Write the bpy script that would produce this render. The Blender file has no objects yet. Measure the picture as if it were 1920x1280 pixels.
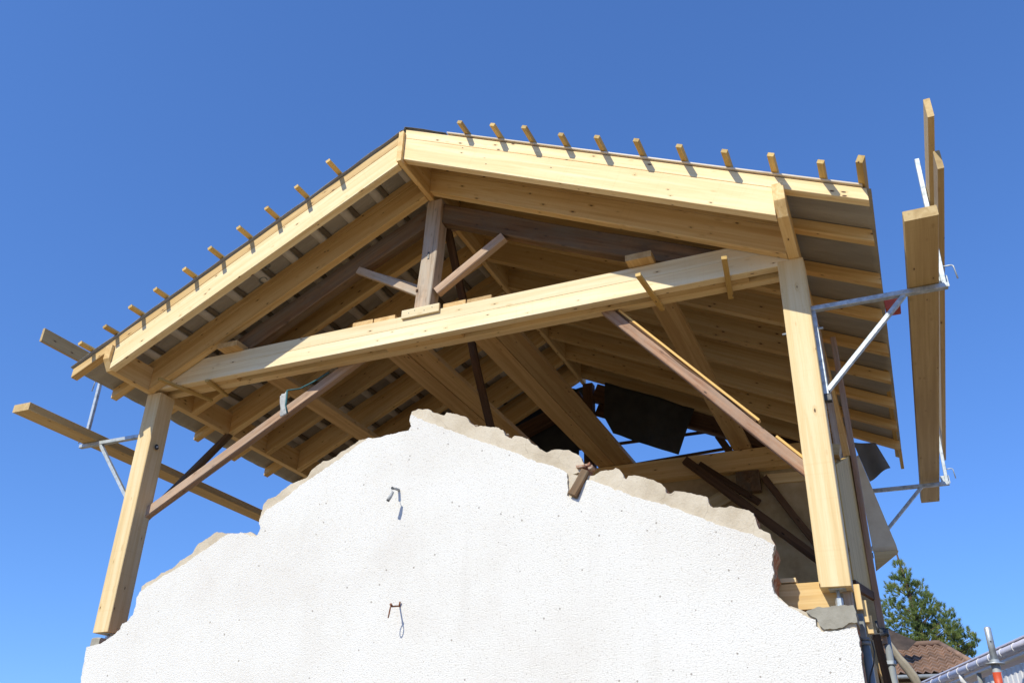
import bpy, bmesh, math, random
from mathutils import Vector, Matrix, Euler, noise

random.seed(7)
scene = bpy.context.scene
COL = scene.collection

# ---------------------------------------------------------------- camera
cam_data = bpy.data.cameras.new("camera")
cam_data.sensor_width = 36.0
cam_data.lens = 1615.608 / 1920 * 36.0
cam_data.clip_start = 0.05
cam_data.clip_end = 3000
cam = bpy.data.objects.new("camera", cam_data)
COL.objects.link(cam)
cam.matrix_world = Matrix(((0.91542691, 0.1726869, 0.36355577, 0),
                           (0.4018151, -0.44417791, -0.80078125, 0),
                           (0.02319901, 0.87913891, -0.47600061, 0),
                           (0, 0, 0, 1)))
scene.camera = cam

# ---------------------------------------------------------------- light
SUN_FROM = Vector((-0.33, -1.0, 0.93)).normalized()
sun_data = bpy.data.lights.new("sun", 'SUN')
sun_data.energy = 4.7
sun_data.angle = math.radians(0.55)
sun_data.color = (1.0, 0.95, 0.79)
sun = bpy.data.objects.new("sun", sun_data)
sun.rotation_euler = (-SUN_FROM).to_track_quat('-Z', 'Y').to_euler()
sun.location = (-4, -10, 12)
COL.objects.link(sun)
world = bpy.data.worlds.new("World")
scene.world = world
world.use_nodes = True
wn, wl = world.node_tree.nodes, world.node_tree.links
wn.clear()
sky = wn.new('ShaderNodeTexSky')
sky.sky_type = 'NISHITA'
sky.sun_disc = False
sky.sun_elevation = math.asin(SUN_FROM.z)
sky.sun_rotation = math.radians(198.3)
sky.altitude = 300
sky.air_density = 1.0
sky.dust_density = 0.15
sky.ozone_density = 2.6
bg = wn.new('ShaderNodeBackground')
bg.inputs['Strength'].default_value = 0.15
wo = wn.new('ShaderNodeOutputWorld')
gmm = wn.new('ShaderNodeGamma'); gmm.inputs[1].default_value = 0.70
tint = wn.new('ShaderNodeMixRGB'); tint.blend_type = 'MULTIPLY'; tint.inputs[0].default_value = 1
tint.inputs[2].default_value = (0.66, 1.145, 2.04, 1)
wl.new(sky.outputs[0], gmm.inputs[0]); wl.new(gmm.outputs[0], tint.inputs[1])
wl.new(tint.outputs[0], bg.inputs[0])
wl.new(bg.outputs[0], wo.inputs[0])
scene.view_settings.view_transform = 'Standard'
scene.view_settings.look = 'None'
scene.view_settings.gamma = 1
scene.view_settings.use_curve_mapping = False
scene.view_settings.exposure = 0.0

# ---------------------------------------------------------------- materials
class NT:
    def __init__(s, name):
        m = bpy.data.materials.new(name); m.use_nodes = True
        s.m = m; s.n = m.node_tree.nodes; s.l = m.node_tree.links
        s.b = s.n['Principled BSDF']; s.out = s.n['Material Output']
    def node(s, t, **k):
        x = s.n.new(t)
        for a, v in k.items():
            if a.startswith('i_'):
                key = a[2:]
                x.inputs[int(key) if key.isdigit() else key].default_value = v
            else: setattr(x, a, v)
        return x
    def link(s, a, b): s.l.new(a, b)
    def math(s, op, a, b=None, clamp=False):
        x = s.n.new('ShaderNodeMath'); x.operation = op; x.use_clamp = clamp
        for i, v in enumerate((a, b)):
            if v is None: continue
            if isinstance(v, (int, float)): x.inputs[i].default_value = v
            else: s.l.new(v, x.inputs[i])
        return x.outputs[0]
    def ramp(s, fac, stops):
        x = s.n.new('ShaderNodeValToRGB')
        e = x.color_ramp.elements
        while len(e) < len(stops): e.new(0.5)
        for i, (p, c) in enumerate(stops):
            e[i].position = p; e[i].color = (*c, 1) if len(c) == 3 else c
        s.l.new(fac, x.inputs[0]); return x.outputs[0]
    def mix(s, fac, a, b, mode='MIX'):
        x = s.n.new('ShaderNodeMixRGB'); x.blend_type = mode
        for i, v in enumerate((fac, a, b)):
            if isinstance(v, (int, float)): x.inputs[i].default_value = v
            elif isinstance(v, tuple): x.inputs[i].default_value = (*v, 1)
            else: s.l.new(v, x.inputs[i])
        return x.outputs[0]
    def scaled(s, src, sc):
        x = s.n.new('ShaderNodeVectorMath'); x.operation = 'MULTIPLY'
        s.l.new(src, x.inputs[0]); x.inputs[1].default_value = sc; return x.outputs[0]
    def noise(s, vec, scale=1.0, detail=4, rough=0.55, dist=0.0):
        x = s.n.new('ShaderNodeTexNoise'); x.inputs['Scale'].default_value = scale
        x.inputs['Detail'].default_value = detail; x.inputs['Roughness'].default_value = rough
        x.inputs['Distortion'].default_value = dist
        s.l.new(vec, x.inputs['Vector']); return x.outputs[0]
    def bump(s, h, strength=0.4, dist=0.01):
        x = s.n.new('ShaderNodeBump'); x.inputs['Strength'].default_value = strength
        x.inputs['Distance'].default_value = dist
        s.l.new(h, x.inputs['Height']); s.l.new(x.outputs[0], s.b.inputs['Normal'])

def randcoord(t):
    tc = t.node('ShaderNodeTexCoord'); oi = t.node('ShaderNodeObjectInfo')
    mul = t.math('MULTIPLY', oi.outputs['Random'], 61.0)
    cx = t.node('ShaderNodeCombineXYZ')
    for i in range(3): t.link(mul, cx.inputs[i])
    ad = t.node('ShaderNodeVectorMath', operation='ADD')
    t.link(tc.outputs['Object'], ad.inputs[0]); t.link(cx.outputs[0], ad.inputs[1])
    return ad.outputs[0], oi.outputs['Random'], tc.outputs['Object']

def wood(name, light, mid, dark, knot=(0.10, 0.045, 0.02), grain=1.0, knots=0.85, var=0.36, grey=None, rough=0.62, bumps=0.25):
    t = NT(name)
    vec, rnd, obj = randcoord(t)
    # knots
    kv = t.scaled(vec, (1.25, 3.3, 3.3))
    vo = t.node('ShaderNodeTexVoronoi', feature='F1'); t.link(kv, vo.inputs['Vector'])
    d = vo.outputs['Distance']
    sep = t.node('ShaderNodeSeparateColor'); t.link(vo.outputs['Color'], sep.inputs[0])
    keep = t.math('LESS_THAN', sep.outputs[0], knots)
    size = t.math('ADD', t.math('MULTIPLY', sep.outputs[1], 0.06), 0.055)
    kn = t.node('ShaderNodeMapRange', interpolation_type='SMOOTHSTEP')
    t.link(t.math('DIVIDE', d, size), kn.inputs['Value'])
    kn.inputs['From Min'].default_value = 1.15; kn.inputs['From Max'].default_value = 0.7
    kmask = t.math('MULTIPLY', kn.outputs[0], keep)
    halo = t.node('ShaderNodeMapRange', interpolation_type='SMOOTHSTEP')
    t.link(t.math('DIVIDE', d, size), halo.inputs['Value'])
    halo.inputs['From Min'].default_value = 3.0; halo.inputs['From Max'].default_value = 0.8
    hmask = t.math('MULTIPLY', halo.outputs[0], keep)
    # grain: long rings, bent round the knots
    sp = t.node('ShaderNodeSeparateXYZ'); t.link(vec, sp.inputs[0])
    bend = t.math('MULTIPLY', hmask, 0.02)
    cb = t.node('ShaderNodeCombineXYZ')
    t.link(t.math('MULTIPLY', sp.outputs[0], 0.55 * grain), cb.inputs[0])
    t.link(t.math('MULTIPLY', t.math('ADD', sp.outputs[1], bend), 17.0), cb.inputs[1])
    t.link(t.math('MULTIPLY', t.math('ADD', sp.outputs[2], bend), 17.0), cb.inputs[2])
    g = t.noise(cb.outputs[0], 1.0, 5, 0.6, 0.6)
    fine = t.noise(t.scaled(vec, (6, 220, 220)), 1.0, 3, 0.6)
    blot = t.noise(t.scaled(vec, (1.4, 5, 5)), 1.0, 4, 0.55)
    soft = tuple(0.55 * a + 0.45 * b for a, b in zip(dark, mid))
    col = t.ramp(g, [(0.28, soft), (0.46, mid), (0.60, light)])
    col = t.mix(t.math('MULTIPLY', t.math('SUBTRACT', fine, 0.45, True), 0.9), col, dark)
    col = t.mix(t.math('MULTIPLY', t.math('SUBTRACT', blot, 0.42, True), 1.1, True), col, mid)
    col = t.mix(t.math('MULTIPLY', hmask, 0.45), col, dark)
    col = t.mix(kmask, col, knot)
    # saw marks and dirt
    saw = t.noise(t.scaled(vec, (55, 1.2, 1.2)), 1.0, 2, 0.5)
    col = t.mix(t.math('MULTIPLY', t.math('SUBTRACT', saw, 0.58, True), 0.7), col, dark)
    if grey:
        cr = t.noise(t.scaled(vec, (1.1, 75, 75)), 1.0, 3, 0.55, 0.3)
        col = t.mix(t.math('MULTIPLY', t.math('SUBTRACT', cr, 0.60, True), 7.0, True), col, knot)
        st_ = t.noise(t.scaled(vec, (3.0, 7, 7)), 1.0, 5, 0.7)
        col = t.mix(t.math('MULTIPLY', t.math('SUBTRACT', st_, 0.55, True), 3.5, True), col, dark)
        gm = t.noise(t.scaled(vec, (2.2, 12, 12)), 1.0, 5, 0.65)
        col = t.mix(t.math('MULTIPLY', t.math('SUBTRACT', gm, 0.38, True), 3.2, True), col, grey)
    hs = t.node('ShaderNodeHueSaturation'); t.link(col, hs.inputs['Color'])
    t.link(t.math('ADD', t.math('MULTIPLY', rnd, var), 1.0 - var * 0.6), hs.inputs['Value'])
    t.link(hs.outputs[0], t.b.inputs['Base Color'])
    t.b.inputs['Roughness'].default_value = rough
    t.b.inputs['Specular IOR Level'].default_value = 0.25
    hgt = t.math('ADD', t.math('MULTIPLY', g, 0.5), t.math('MULTIPLY', fine, 0.5))
    t.bump(hgt, bumps, 0.004)
    return t.m

M = {}
M['wood'] = wood('fresh_spruce', (0.80, 0.585, 0.29), (0.71, 0.475, 0.20), (0.48, 0.265, 0.085))
M['wood_pale'] = wood('pale_spruce', (0.85, 0.685, 0.41), (0.78, 0.59, 0.31), (0.57, 0.37, 0.15), knots=0.8)
M['batten'] = wood('batten_wood', (0.66, 0.46, 0.17), (0.56, 0.37, 0.12), (0.38, 0.22, 0.06), var=0.4, knots=0.6)
M['orange_wood'] = wood('orange_wood', (0.80, 0.53, 0.20), (0.72, 0.45, 0.15), (0.55, 0.30, 0.08), knots=0.1)
M['wood_white'] = wood('white_spruce', (0.87, 0.745, 0.50), (0.81, 0.66, 0.40), (0.60, 0.41, 0.18), knots=0.8)
M['plank'] = wood('plank_wood', (0.64, 0.47, 0.23), (0.55, 0.385, 0.175), (0.38, 0.245, 0.10), knots=0.8)
M['old'] = wood('old_timber', (0.27, 0.155, 0.075), (0.17, 0.09, 0.04), (0.06, 0.032, 0.018), knot=(0.03, 0.018, 0.012), grey=(0.17, 0.13, 0.085), var=0.3, rough=0.8, bumps=0.8)
M['old_grey'] = wood('old_grey_timber', (0.60, 0.46, 0.335), (0.47, 0.335, 0.225), (0.16, 0.09, 0.055), knot=(0.03, 0.018, 0.012), grey=(0.48, 0.42, 0.34), var=0.15, rough=0.85, bumps=0.9)
M['old_pink'] = wood('old_pinkish_timber', (0.52, 0.33, 0.22), (0.41, 0.235, 0.145), (0.18, 0.08, 0.045), knot=(0.04, 0.02, 0.012), grey=(0.38, 0.29, 0.22), var=0.15, rough=0.85, bumps=0.9)
M['old_pale'] = wood('sunlit_old_timber', (0.60, 0.42, 0.29), (0.46, 0.29, 0.18), (0.18, 0.085, 0.05), knot=(0.05, 0.025, 0.015), grey=(0.44, 0.34, 0.26), var=0.1, rough=0.85, bumps=0.9)  # paler copy of the pinkish timber, sunlight on brace and strut put into colour
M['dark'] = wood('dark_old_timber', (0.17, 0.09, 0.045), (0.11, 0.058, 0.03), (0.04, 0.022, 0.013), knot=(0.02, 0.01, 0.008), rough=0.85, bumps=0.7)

def mat_metal():
    t = NT('galvanised_steel'); vec, rnd, obj = randcoord(t)
    n = t.noise(vec, 22, 5, 0.65)
    t.link(t.ramp(n, [(0.3, (0.30, 0.33, 0.35)), (0.5, (0.48, 0.52, 0.54)), (0.7, (0.64, 0.67, 0.68))]), t.b.inputs['Base Color'])
    t.b.inputs['Metallic'].default_value = 0.55
    t.link(t.ramp(n, [(0.3, (0.6,) * 3), (0.7, (0.42,) * 3)]), t.b.inputs['Roughness'])
    t.bump(n, 0.15, 0.003); return t.m
M['metal'] = mat_metal()
def mat_plain(name, c1, c2, scale=8, rough=0.8, bump=0.2, detail=5, metallic=0.0):
    t = NT(name); vec, rnd, obj = randcoord(t)
    n = t.noise(vec, scale, detail, 0.6)
    t.link(t.ramp(n, [(0.3, c1), (0.7, c2)]), t.b.inputs['Base Color'])
    t.b.inputs['Roughness'].default_value = rough; t.b.inputs['Metallic'].default_value = metallic
    t.bump(n, bump, 0.01); return t.m
M['rust'] = mat_plain('rusty_iron', (0.10, 0.035, 0.015), (0.28, 0.10, 0.04), 60, 0.85, 0.4)
M['dark_metal'] = mat_plain('dark_steel', (0.05, 0.05, 0.05), (0.12, 0.12, 0.12), 30, 0.5, 0.2, metallic=0.6)
M['red'] = mat_plain('red_paint', (0.42, 0.05, 0.02), (0.60, 0.09, 0.03), 20, 0.5)
M['pvc'] = mat_plain('grey_pvc', (0.20, 0.22, 0.23), (0.30, 0.32, 0.33), 6, 0.55, 0.05)
M['tarp_dark'] = mat_plain('dark_felt', (0.022, 0.023, 0.020), (0.050, 0.050, 0.043), 5, 0.75, 0.8)
M['tarp_grey'] = mat_plain('grey_felt', (0.10, 0.093, 0.082), (0.17, 0.16, 0.14), 4, 0.7, 0.4)
M['cloth_white'] = mat_plain('dusty_white_cloth', (0.32, 0.33, 0.33), (0.5, 0.51, 0.5), 30, 0.9, 0.6)
M['cloth_teal'] = mat_plain('teal_strap', (0.02, 0.09, 0.10), (0.05, 0.19, 0.20), 30, 0.8, 0.3)
M['sheet_grey'] = mat_plain('weathered_sheet', (0.62, 0.48, 0.30), (0.78, 0.63, 0.42), 5, 0.8, 0.5)
M['fascia_grey'] = mat_plain('grey_fascia', (0.20, 0.18, 0.15), (0.32, 0.29, 0.24), 6, 0.8, 0.4)
M['white_paint'] = mat_plain('white_paint', (0.70, 0.70, 0.72), (0.80, 0.80, 0.82), 3, 0.5, 0.05)
M['lilac'] = mat_plain('pale_gutter_plastic', (0.55, 0.53, 0.62), (0.68, 0.66, 0.74), 3, 0.4, 0.05)
M['cable'] = mat_plain('cable_rubber', (0.03, 0.03, 0.03), (0.06, 0.055, 0.05), 20, 0.6)
M['ground'] = mat_plain('gravel_yard', (0.225, 0.16, 0.085), (0.33, 0.245, 0.14), 3, 0.95, 0.6, 8)
M['concrete'] = mat_plain('fresh_concrete', (0.27, 0.25, 0.20), (0.37, 0.345, 0.285), 14, 0.9, 0.7, 8)

def mat_mortar():
    t = NT('bare_mortar'); vec, rnd, obj = randcoord(t)
    n = t.noise(vec, 4, 7, 0.62); f = t.noise(vec, 55, 5, 0.7)
    col = t.ramp(n, [(0.3, (0.47, 0.39, 0.28)), (0.5, (0.585, 0.505, 0.385)), (0.68, (0.66, 0.585, 0.465))])
    col = t.mix(t.math('MULTIPLY', t.math('SUBTRACT', f, 0.55, True), 1.6, True), col, (0.30, 0.24, 0.18))
    ve = t.node('ShaderNodeTexVoronoi', feature='DISTANCE_TO_EDGE'); ve.inputs['Scale'].default_value = 3.2
    wv = t.node('ShaderNodeVectorMath', operation='ADD'); t.link(vec, wv.inputs[0])
    wc = t.node('ShaderNodeTexNoise'); wc.inputs['Scale'].default_value = 6; t.link(vec, wc.inputs['Vector'])
    t.link(t.scaled(wc.outputs['Color'], (0.12, 0.12, 0.12)), wv.inputs[1]); t.link(wv.outputs[0], ve.inputs['Vector'])
    col = t.mix(t.math('MULTIPLY', t.math('LESS_THAN', ve.outputs['Distance'], 0.004), 0.25), col, (0.22, 0.16, 0.11))
    t.link(col, t.b.inputs['Base Color']); t.b.inputs['Roughness'].default_value = 0.95
    t.bump(t.math('ADD', t.math('MULTIPLY', n, 1.5), f), 0.5, 0.010); return t.m
M['mortar'] = mat_mortar()
def mat_roughcast():
    t = NT('white_roughcast')
    tc = t.node('ShaderNodeTexCoord'); v = tc.outputs['Object']
    wob = t.noise(v, 9, 3, 0.5)
    a = t.noise(v, 82, 2, 0.55, 0.2); b = t.noise(v, 170, 2, 0.6)
    big = t.noise(v, 1.1, 5, 0.6)
    vo = t.node('ShaderNodeTexVoronoi', feature='F1'); vo.inputs['Scale'].default_value = 17
    t.link(v, vo.inputs['Vector'])
    sc = t.node('ShaderNodeSeparateColor'); t.link(vo.outputs['Color'], sc.inputs[0])
    pit = t.math('MULTIPLY', t.math('LESS_THAN', vo.outputs['Distance'], t.math('MULTIPLY', sc.outputs[1], 0.19)),
                 t.math('LESS_THAN', sc.outputs[0], 0.22))
    base = t.ramp(big, [(0.32, (0.70, 0.67, 0.62)), (0.5, (0.745, 0.725, 0.68)), (0.68, (0.77, 0.755, 0.72))])
    grime = t.math('MULTIPLY', t.math('SUBTRACT', 0.46, a, True), 2.6, True)
    col = t.mix(t.math('MULTIPLY', grime, 0.8), base, (0.36, 0.32, 0.27))
    col = t.mix(t.math('MULTIPLY', pit, 0.7), col, (0.24, 0.20, 0.16))
    # small grit speckle and faint rain streaks
    vg = t.node('ShaderNodeTexVoronoi', feature='F1'); vg.inputs['Scale'].default_value = 62
    t.link(v, vg.inputs['Vector'])
    sg = t.node('ShaderNodeSeparateColor'); t.link(vg.outputs['Color'], sg.inputs[0])
    grit = t.math('MULTIPLY', t.math('LESS_THAN', vg.outputs['Distance'], 0.26), t.math('LESS_THAN', sg.outputs[0], 0.17))
    col = t.mix(t.math('MULTIPLY', grit, 0.45), col, (0.36, 0.31, 0.25))
    streak = t.noise(t.scaled(v, (5.5, 1, 0.45)), 1.0, 4, 0.6)
    col = t.mix(t.math('MULTIPLY', t.math('SUBTRACT', streak, 0.58, True), 0.8, True), col, (0.52, 0.48, 0.42))
    # weathered strip along the left corner
    sx = t.node('ShaderNodeSeparateXYZ'); t.link(v, sx.inputs[0])
    edge = t.node('ShaderNodeMapRange'); t.link(t.math('ADD', sx.outputs[0], t.math('MULTIPLY', wob, 0.25)), edge.inputs['Value'])
    edge.inputs['From Min'].default_value = -6.40; edge.inputs['From Max'].default_value = -6.62
    col = t.mix(t.math('MULTIPLY', t.math('MULTIPLY', edge.outputs[0], a), 1.0, True), col, (0.30, 0.27, 0.21))
    t.link(col, t.b.inputs['Base Color']); t.b.inputs['Roughness'].default_value = 0.92
    t.b.inputs['Specular IOR Level'].default_value = 0.1
    vp = t.node('ShaderNodeTexVoronoi', feature='SMOOTH_F1'); vp.inputs['Scale'].default_value = 125; vp.inputs['Smoothness'].default_value = 0.5
    t.link(v, vp.inputs['Vector'])
    h = t.math('ADD', t.math('MULTIPLY', a, 0.45), t.math('MULTIPLY', b, 0.35))
    h = t.math('SUBTRACT', h, t.math('MULTIPLY', vp.outputs['Distance'], 0.75))
    h = t.math('SUBTRACT', h, t.math('MULTIPLY', pit, 0.7))
    t.bump(h, 0.7, 0.0062)
    return t.m
M['roughcast'] = mat_roughcast()
def mat_brick():
    t = NT('broken_brick'); vec, rnd, obj = randcoord(t)
    w = t.noise(t.scaled(vec, (14, 14, 26)), 1.0, 5, 0.7)
    t.link(t.ramp(w, [(0.35, (0.30, 0.115, 0.06)), (0.5, (0.45, 0.21, 0.12)), (0.6, (0.50, 0.40, 0.30)), (0.72, (0.16, 0.07, 0.045))]), t.b.inputs['Base Color'])
    t.b.inputs['Roughness'].default_value = 0.95; t.bump(w, 1.0, 0.03); return t.m
M['brick'] = mat_brick()
def mat_inner():
    t = NT('old_plaster'); tc = t.node('ShaderNodeTexCoord'); v = tc.outputs['Object']
    n = t.noise(v, 2.2, 7, 0.65)
    t.link(t.ramp(n, [(0.3, (0.30, 0.195, 0.09)), (0.5, (0.46, 0.33, 0.17)), (0.7, (0.58, 0.44, 0.26))]), t.b.inputs['Base Color'])
    t.b.inputs['Roughness'].default_value = 0.95; t.bump(n, 0.6, 0.03); return t.m
M['plaster'] = mat_inner()
def mat_membrane():
    t = NT('grey_roof_membrane'); tc = t.node('ShaderNodeTexCoord'); v = tc.outputs['Object']
    n = t.noise(t.scaled(v, (1.0, 5.0, 1.0)), 1.2, 5, 0.6)
    f = t.noise(v, 140, 2, 0.5)
    col = t.ramp(n, [(0.3, (0.30, 0.285, 0.26)), (0.7, (0.45, 0.43, 0.395))])
    col = t.mix(t.math('MULTIPLY', f, 0.2), col, (0.15, 0.14, 0.13))
    t.link(col, t.b.inputs['Base Color']); t.b.inputs['Roughness'].default_value = 0.75
    t.bump(n, 0.8, 0.05)
    tr = t.node('ShaderNodeBsdfTranslucent'); tr.inputs['Color'].default_value = (0.30, 0.285, 0.27, 1)
    mx = t.node('ShaderNodeMixShader'); mx.inputs[0].default_value = 0.05
    t.link(t.b.outputs[0], mx.inputs[1]); t.link(tr.outputs[0], mx.inputs[2]); t.link(mx.outputs[0], t.out.inputs[0])
    return t.m
M['membrane'] = mat_membrane()
M['print'] = mat_plain('faded_blue_print', (0.10, 0.13, 0.15), (0.15, 0.18, 0.20), 20, 0.8, 0.0)
M['tile'] = mat_plain('clay_tile', (0.15, 0.095, 0.065), (0.36, 0.22, 0.145), 3.0, 0.9, 0.4, 8)
def mat_leaf():
    t = NT('conifer_needles'); tc = t.node('ShaderNodeTexCoord'); v = tc.outputs['Object']
    n = t.noise(v, 2.2, 4, 0.6); f = t.noise(v, 19, 2, 0.5)
    col = t.ramp(n, [(0.35, (0.13, 0.20, 0.065)), (0.5, (0.25, 0.33, 0.095)), (0.65, (0.40, 0.43, 0.13))])
    col = t.mix(t.math('MULTIPLY', t.math('SUBTRACT', f, 0.58, True), 3.0, True), col, (0.22, 0.13, 0.05))
    t.link(col, t.b.inputs['Base Color']); t.b.inputs['Roughness'].default_value = 0.7
    tr = t.node('ShaderNodeBsdfTranslucent'); t.link(col, tr.inputs['Color'])
    mx = t.node('ShaderNodeMixShader'); mx.inputs[0].default_value = 0.45
    t.link(t.b.outputs[0], mx.inputs[1]); t.link(tr.outputs[0], mx.inputs[2]); t.link(mx.outputs[0], t.out.inputs[0])
    return t.m
M['strip_lap_glow'] = mat_plain('membrane_lap_glow_strip', (0.50, 0.49, 0.47), (0.60, 0.59, 0.57), 6, 0.75)  # laps, and sun glow through the left slope painted as pale strips
M['strip_shade'] = mat_plain('membrane_batten_shade_strip', (0.10, 0.085, 0.065), (0.17, 0.145, 0.11), 6, 0.8)  # shade of the battens on the membrane, put into the colour
M['tile_shaded'] = mat_plain('shaded_tile', (0.035, 0.024, 0.018), (0.085, 0.06, 0.045), 4, 0.9, 0.4)  # clay tile darkened, shade on the other slope put into the colour
M['leaf'] = mat_leaf()
M['bark'] = mat_plain('bark', (0.06, 0.04, 0.025), (0.13, 0.09, 0.06), 15, 0.95, 0.8)

# ---------------------------------------------------------------- helpers
WM = {}
def tag(o, label=None, cat=None, group=None, kind=None):
    if label: o['label'] = label
    if cat: o['category'] = cat
    if group: o['group'] = group
    if kind: o['kind'] = kind
    return o
def empty(name, loc, label, cat, group=None):
    o = bpy.data.objects.new(name, None); COL.objects.link(o)
    o.empty_display_size = 0.1
    o.location = loc; WM[o.name] = Matrix.Translation(Vector(loc))
    return tag(o, label, cat, group)
def link(name, me, mat, world=None, parent=None, smooth=False):
    o = bpy.data.objects.new(name, me); COL.objects.link(o)
    world = world or Matrix.Identity(4)
    for m in (mat if isinstance(mat, (list, tuple)) else [mat]): me.materials.append(m)
    if parent is not None:
        o.parent = parent
        o.matrix_basis = WM[parent.name].inverted() @ world
    else: o.matrix_basis = world
    WM[o.name] = world.copy()
    if smooth:
        for p in me.polygons: p.use_smooth = True
    return o
def frame(p0, p1, up=(0, 0, 1)):
    p0, p1 = Vector(p0), Vector(p1)
    x = (p1 - p0).normalized(); up = Vector(up)
    y = up.cross(x).normalized(); z = x.cross(y)
    m = Matrix((x, y, z)).transposed().to_4x4(); m.translation = (p0 + p1) / 2
    return m, (p1 - p0).length
def bar_mesh(name, L, w, h, c=0.003, s0=0.0, s1=0.0, jit=0.0015, taper=1.0, n=None, y0=0.0, y1=0.0):
    """bar along local X, w along Y, h along Z, chamfered edges, ends sheared by s0/s1 (dx/dz), slightly uneven."""
    n = n or max(2, int(L / 0.5))
    a, b = w / 2, h / 2; c = min(c, a * 0.4, b * 0.4)
    prof = [(-a + c, -b), (a - c, -b), (a, -b + c), (a, b - c), (a - c, b), (-a + c, b), (-a, b - c), (-a, -b + c)]
    vs, fs = [], []
    ph = random.uniform(0, 50)
    for i in range(n + 1):
        t = i / n; k = 1 + (taper - 1) * t
        oy = (noise.noise(Vector((ph, t * 3, 0)))) * jit; oz = (noise.noise(Vector((ph, t * 3, 9)))) * jit
        for (y, z) in prof:
            x = -L / 2 + L * t
            if i == 0: x += z * s0 + y * y0
            if i == n: x += z * s1 + y * y1
            vs.append((x, y * k + oy, z * k + oz))
    for i in range(n):
        for j in range(8):
            q = (j + 1) % 8
            fs.append((i * 8 + j, i * 8 + q, (i + 1) * 8 + q, (i + 1) * 8 + j))
    fs.append(tuple(reversed(range(8)))); fs.append(tuple(n * 8 + j for j in range(8)))
    me = bpy.data.meshes.new(name); me.from_pydata(vs, [], fs)
    bm = bmesh.new(); bm.from_mesh(me); bmesh.ops.recalc_face_normals(bm, faces=bm.faces); bm.to_mesh(me); bm.free()
    return me
def bar(name, p0, p1, w, h, mat, parent=None, up=(0, 0, 1), **k):
    m, L = frame(p0, p1, up)
    return link(name, bar_mesh(name, L, w, h, **k), mat, m, parent)
def box(name, x0, x1, y0, y1, z0, z1, mat, parent=None, axis='x', **k):
    """axis aligned timber between limits; grain along axis"""
    cx, cy, cz = (x0 + x1) / 2, (y0 + y1) / 2, (z0 + z1) / 2
    if axis == 'x': return bar(name, (x0, cy, cz), (x1, cy, cz), y1 - y0, z1 - z0, mat, parent, **k)
    if axis == 'y': return bar(name, (cx, y0, cz), (cx, y1, cz), x1 - x0, z1 - z0, mat, parent, **k)
    return bar(name, (cx, cy, z0), (cx, cy, z1), x1 - x0, y1 - y0, mat, parent, up=(0, 1, 0), **k)
def tube_mesh(name, pts, r, seg=10, cap=True):
    vs, fs = [], []
    pts = [Vector(p) for p in pts]; rr = r if isinstance(r, (list, tuple)) else [r] * len(pts)
    prev = None
    for i, p in enumerate(pts):
        d = (pts[min(i + 1, len(pts) - 1)] - pts[max(i - 1, 0)]).normalized()
        ref = prev if prev is not None else (Vector((0, 0, 1)) if abs(d.z) < 0.9 else Vector((1, 0, 0)))
        u = (ref - d * ref.dot(d)).normalized(); v = d.cross(u); prev = u
        for j in range(seg):
            a = 2 * math.pi * j / seg
            vs.append(p + (u * math.cos(a) + v * math.sin(a)) * rr[i])
    for i in range(len(pts) - 1):
        for j in range(seg):
            q = (j + 1) % seg
            fs.append((i * seg + j, i * seg + q, (i + 1) * seg + q, (i + 1) * seg + j))
    if cap:
        fs.append(tuple(reversed(range(seg)))); fs.append(tuple((len(pts) - 1) * seg + j for j in range(seg)))
    me = bpy.data.meshes.new(name); me.from_pydata(vs, [], fs); return me
def tube(name, pts, r, mat, parent=None, seg=10, smooth=True):
    o = Vector(pts[0]); me = tube_mesh(name, [Vector(p) - o for p in pts], r, seg)
    ob = link(name, me, mat, Matrix.Translation(o), parent, smooth)
    for p in me.polygons:
        if len(p.vertices) > 4: p.use_smooth = False
    return ob
def join_bms(name, parts, mat, world=None, parent=None, smooth=False):
    """several (mesh, matrix) merged into one mesh object"""
    bm = bmesh.new()
    for me, mx in parts:
        b2 = bmesh.new(); b2.from_mesh(me); bmesh.ops.transform(b2, matrix=mx, verts=b2.verts)
        tmp = bpy.data.meshes.new('t'); b2.to_mesh(tmp); b2.free(); bm.from_mesh(tmp); bpy.data.meshes.remove(tmp)
    out = bpy.data.meshes.new(name); bm.to_mesh(out); bm.free()
    return link(name, out, mat, world, parent, smooth)
def bar_part(p0, p1, w, h, up=(0, 0, 1), **k):
    m, L = frame(p0, p1, up); return bar_mesh('b', L, w, h, **k), m
def subdiv_outline(pts, amp, step=0.012, seed=0):
    out = []
    for i in range(len(pts)):
        a = Vector(pts[i]); b = Vector(pts[(i + 1) % len(pts)])
        L = (b - a).length; n = max(1, min(40, int(L / step)))
        if L > 1.2: n = 1
        nr = Vector((-(b - a).y, (b - a).x)).normalized() if L > 0 else Vector((0, 0))
        for k in range(n):
            p = a.lerp(b, k / n)
            d = noise.noise(Vector((p.x * 22, p.y * 22, seed))) + 0.6 * noise.noise(Vector((p.x * 70, p.y * 70, seed + 5)))
            p = p + nr * d * amp * (0 if L > 1.2 else 1)
            out.append(p)
    return out
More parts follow.
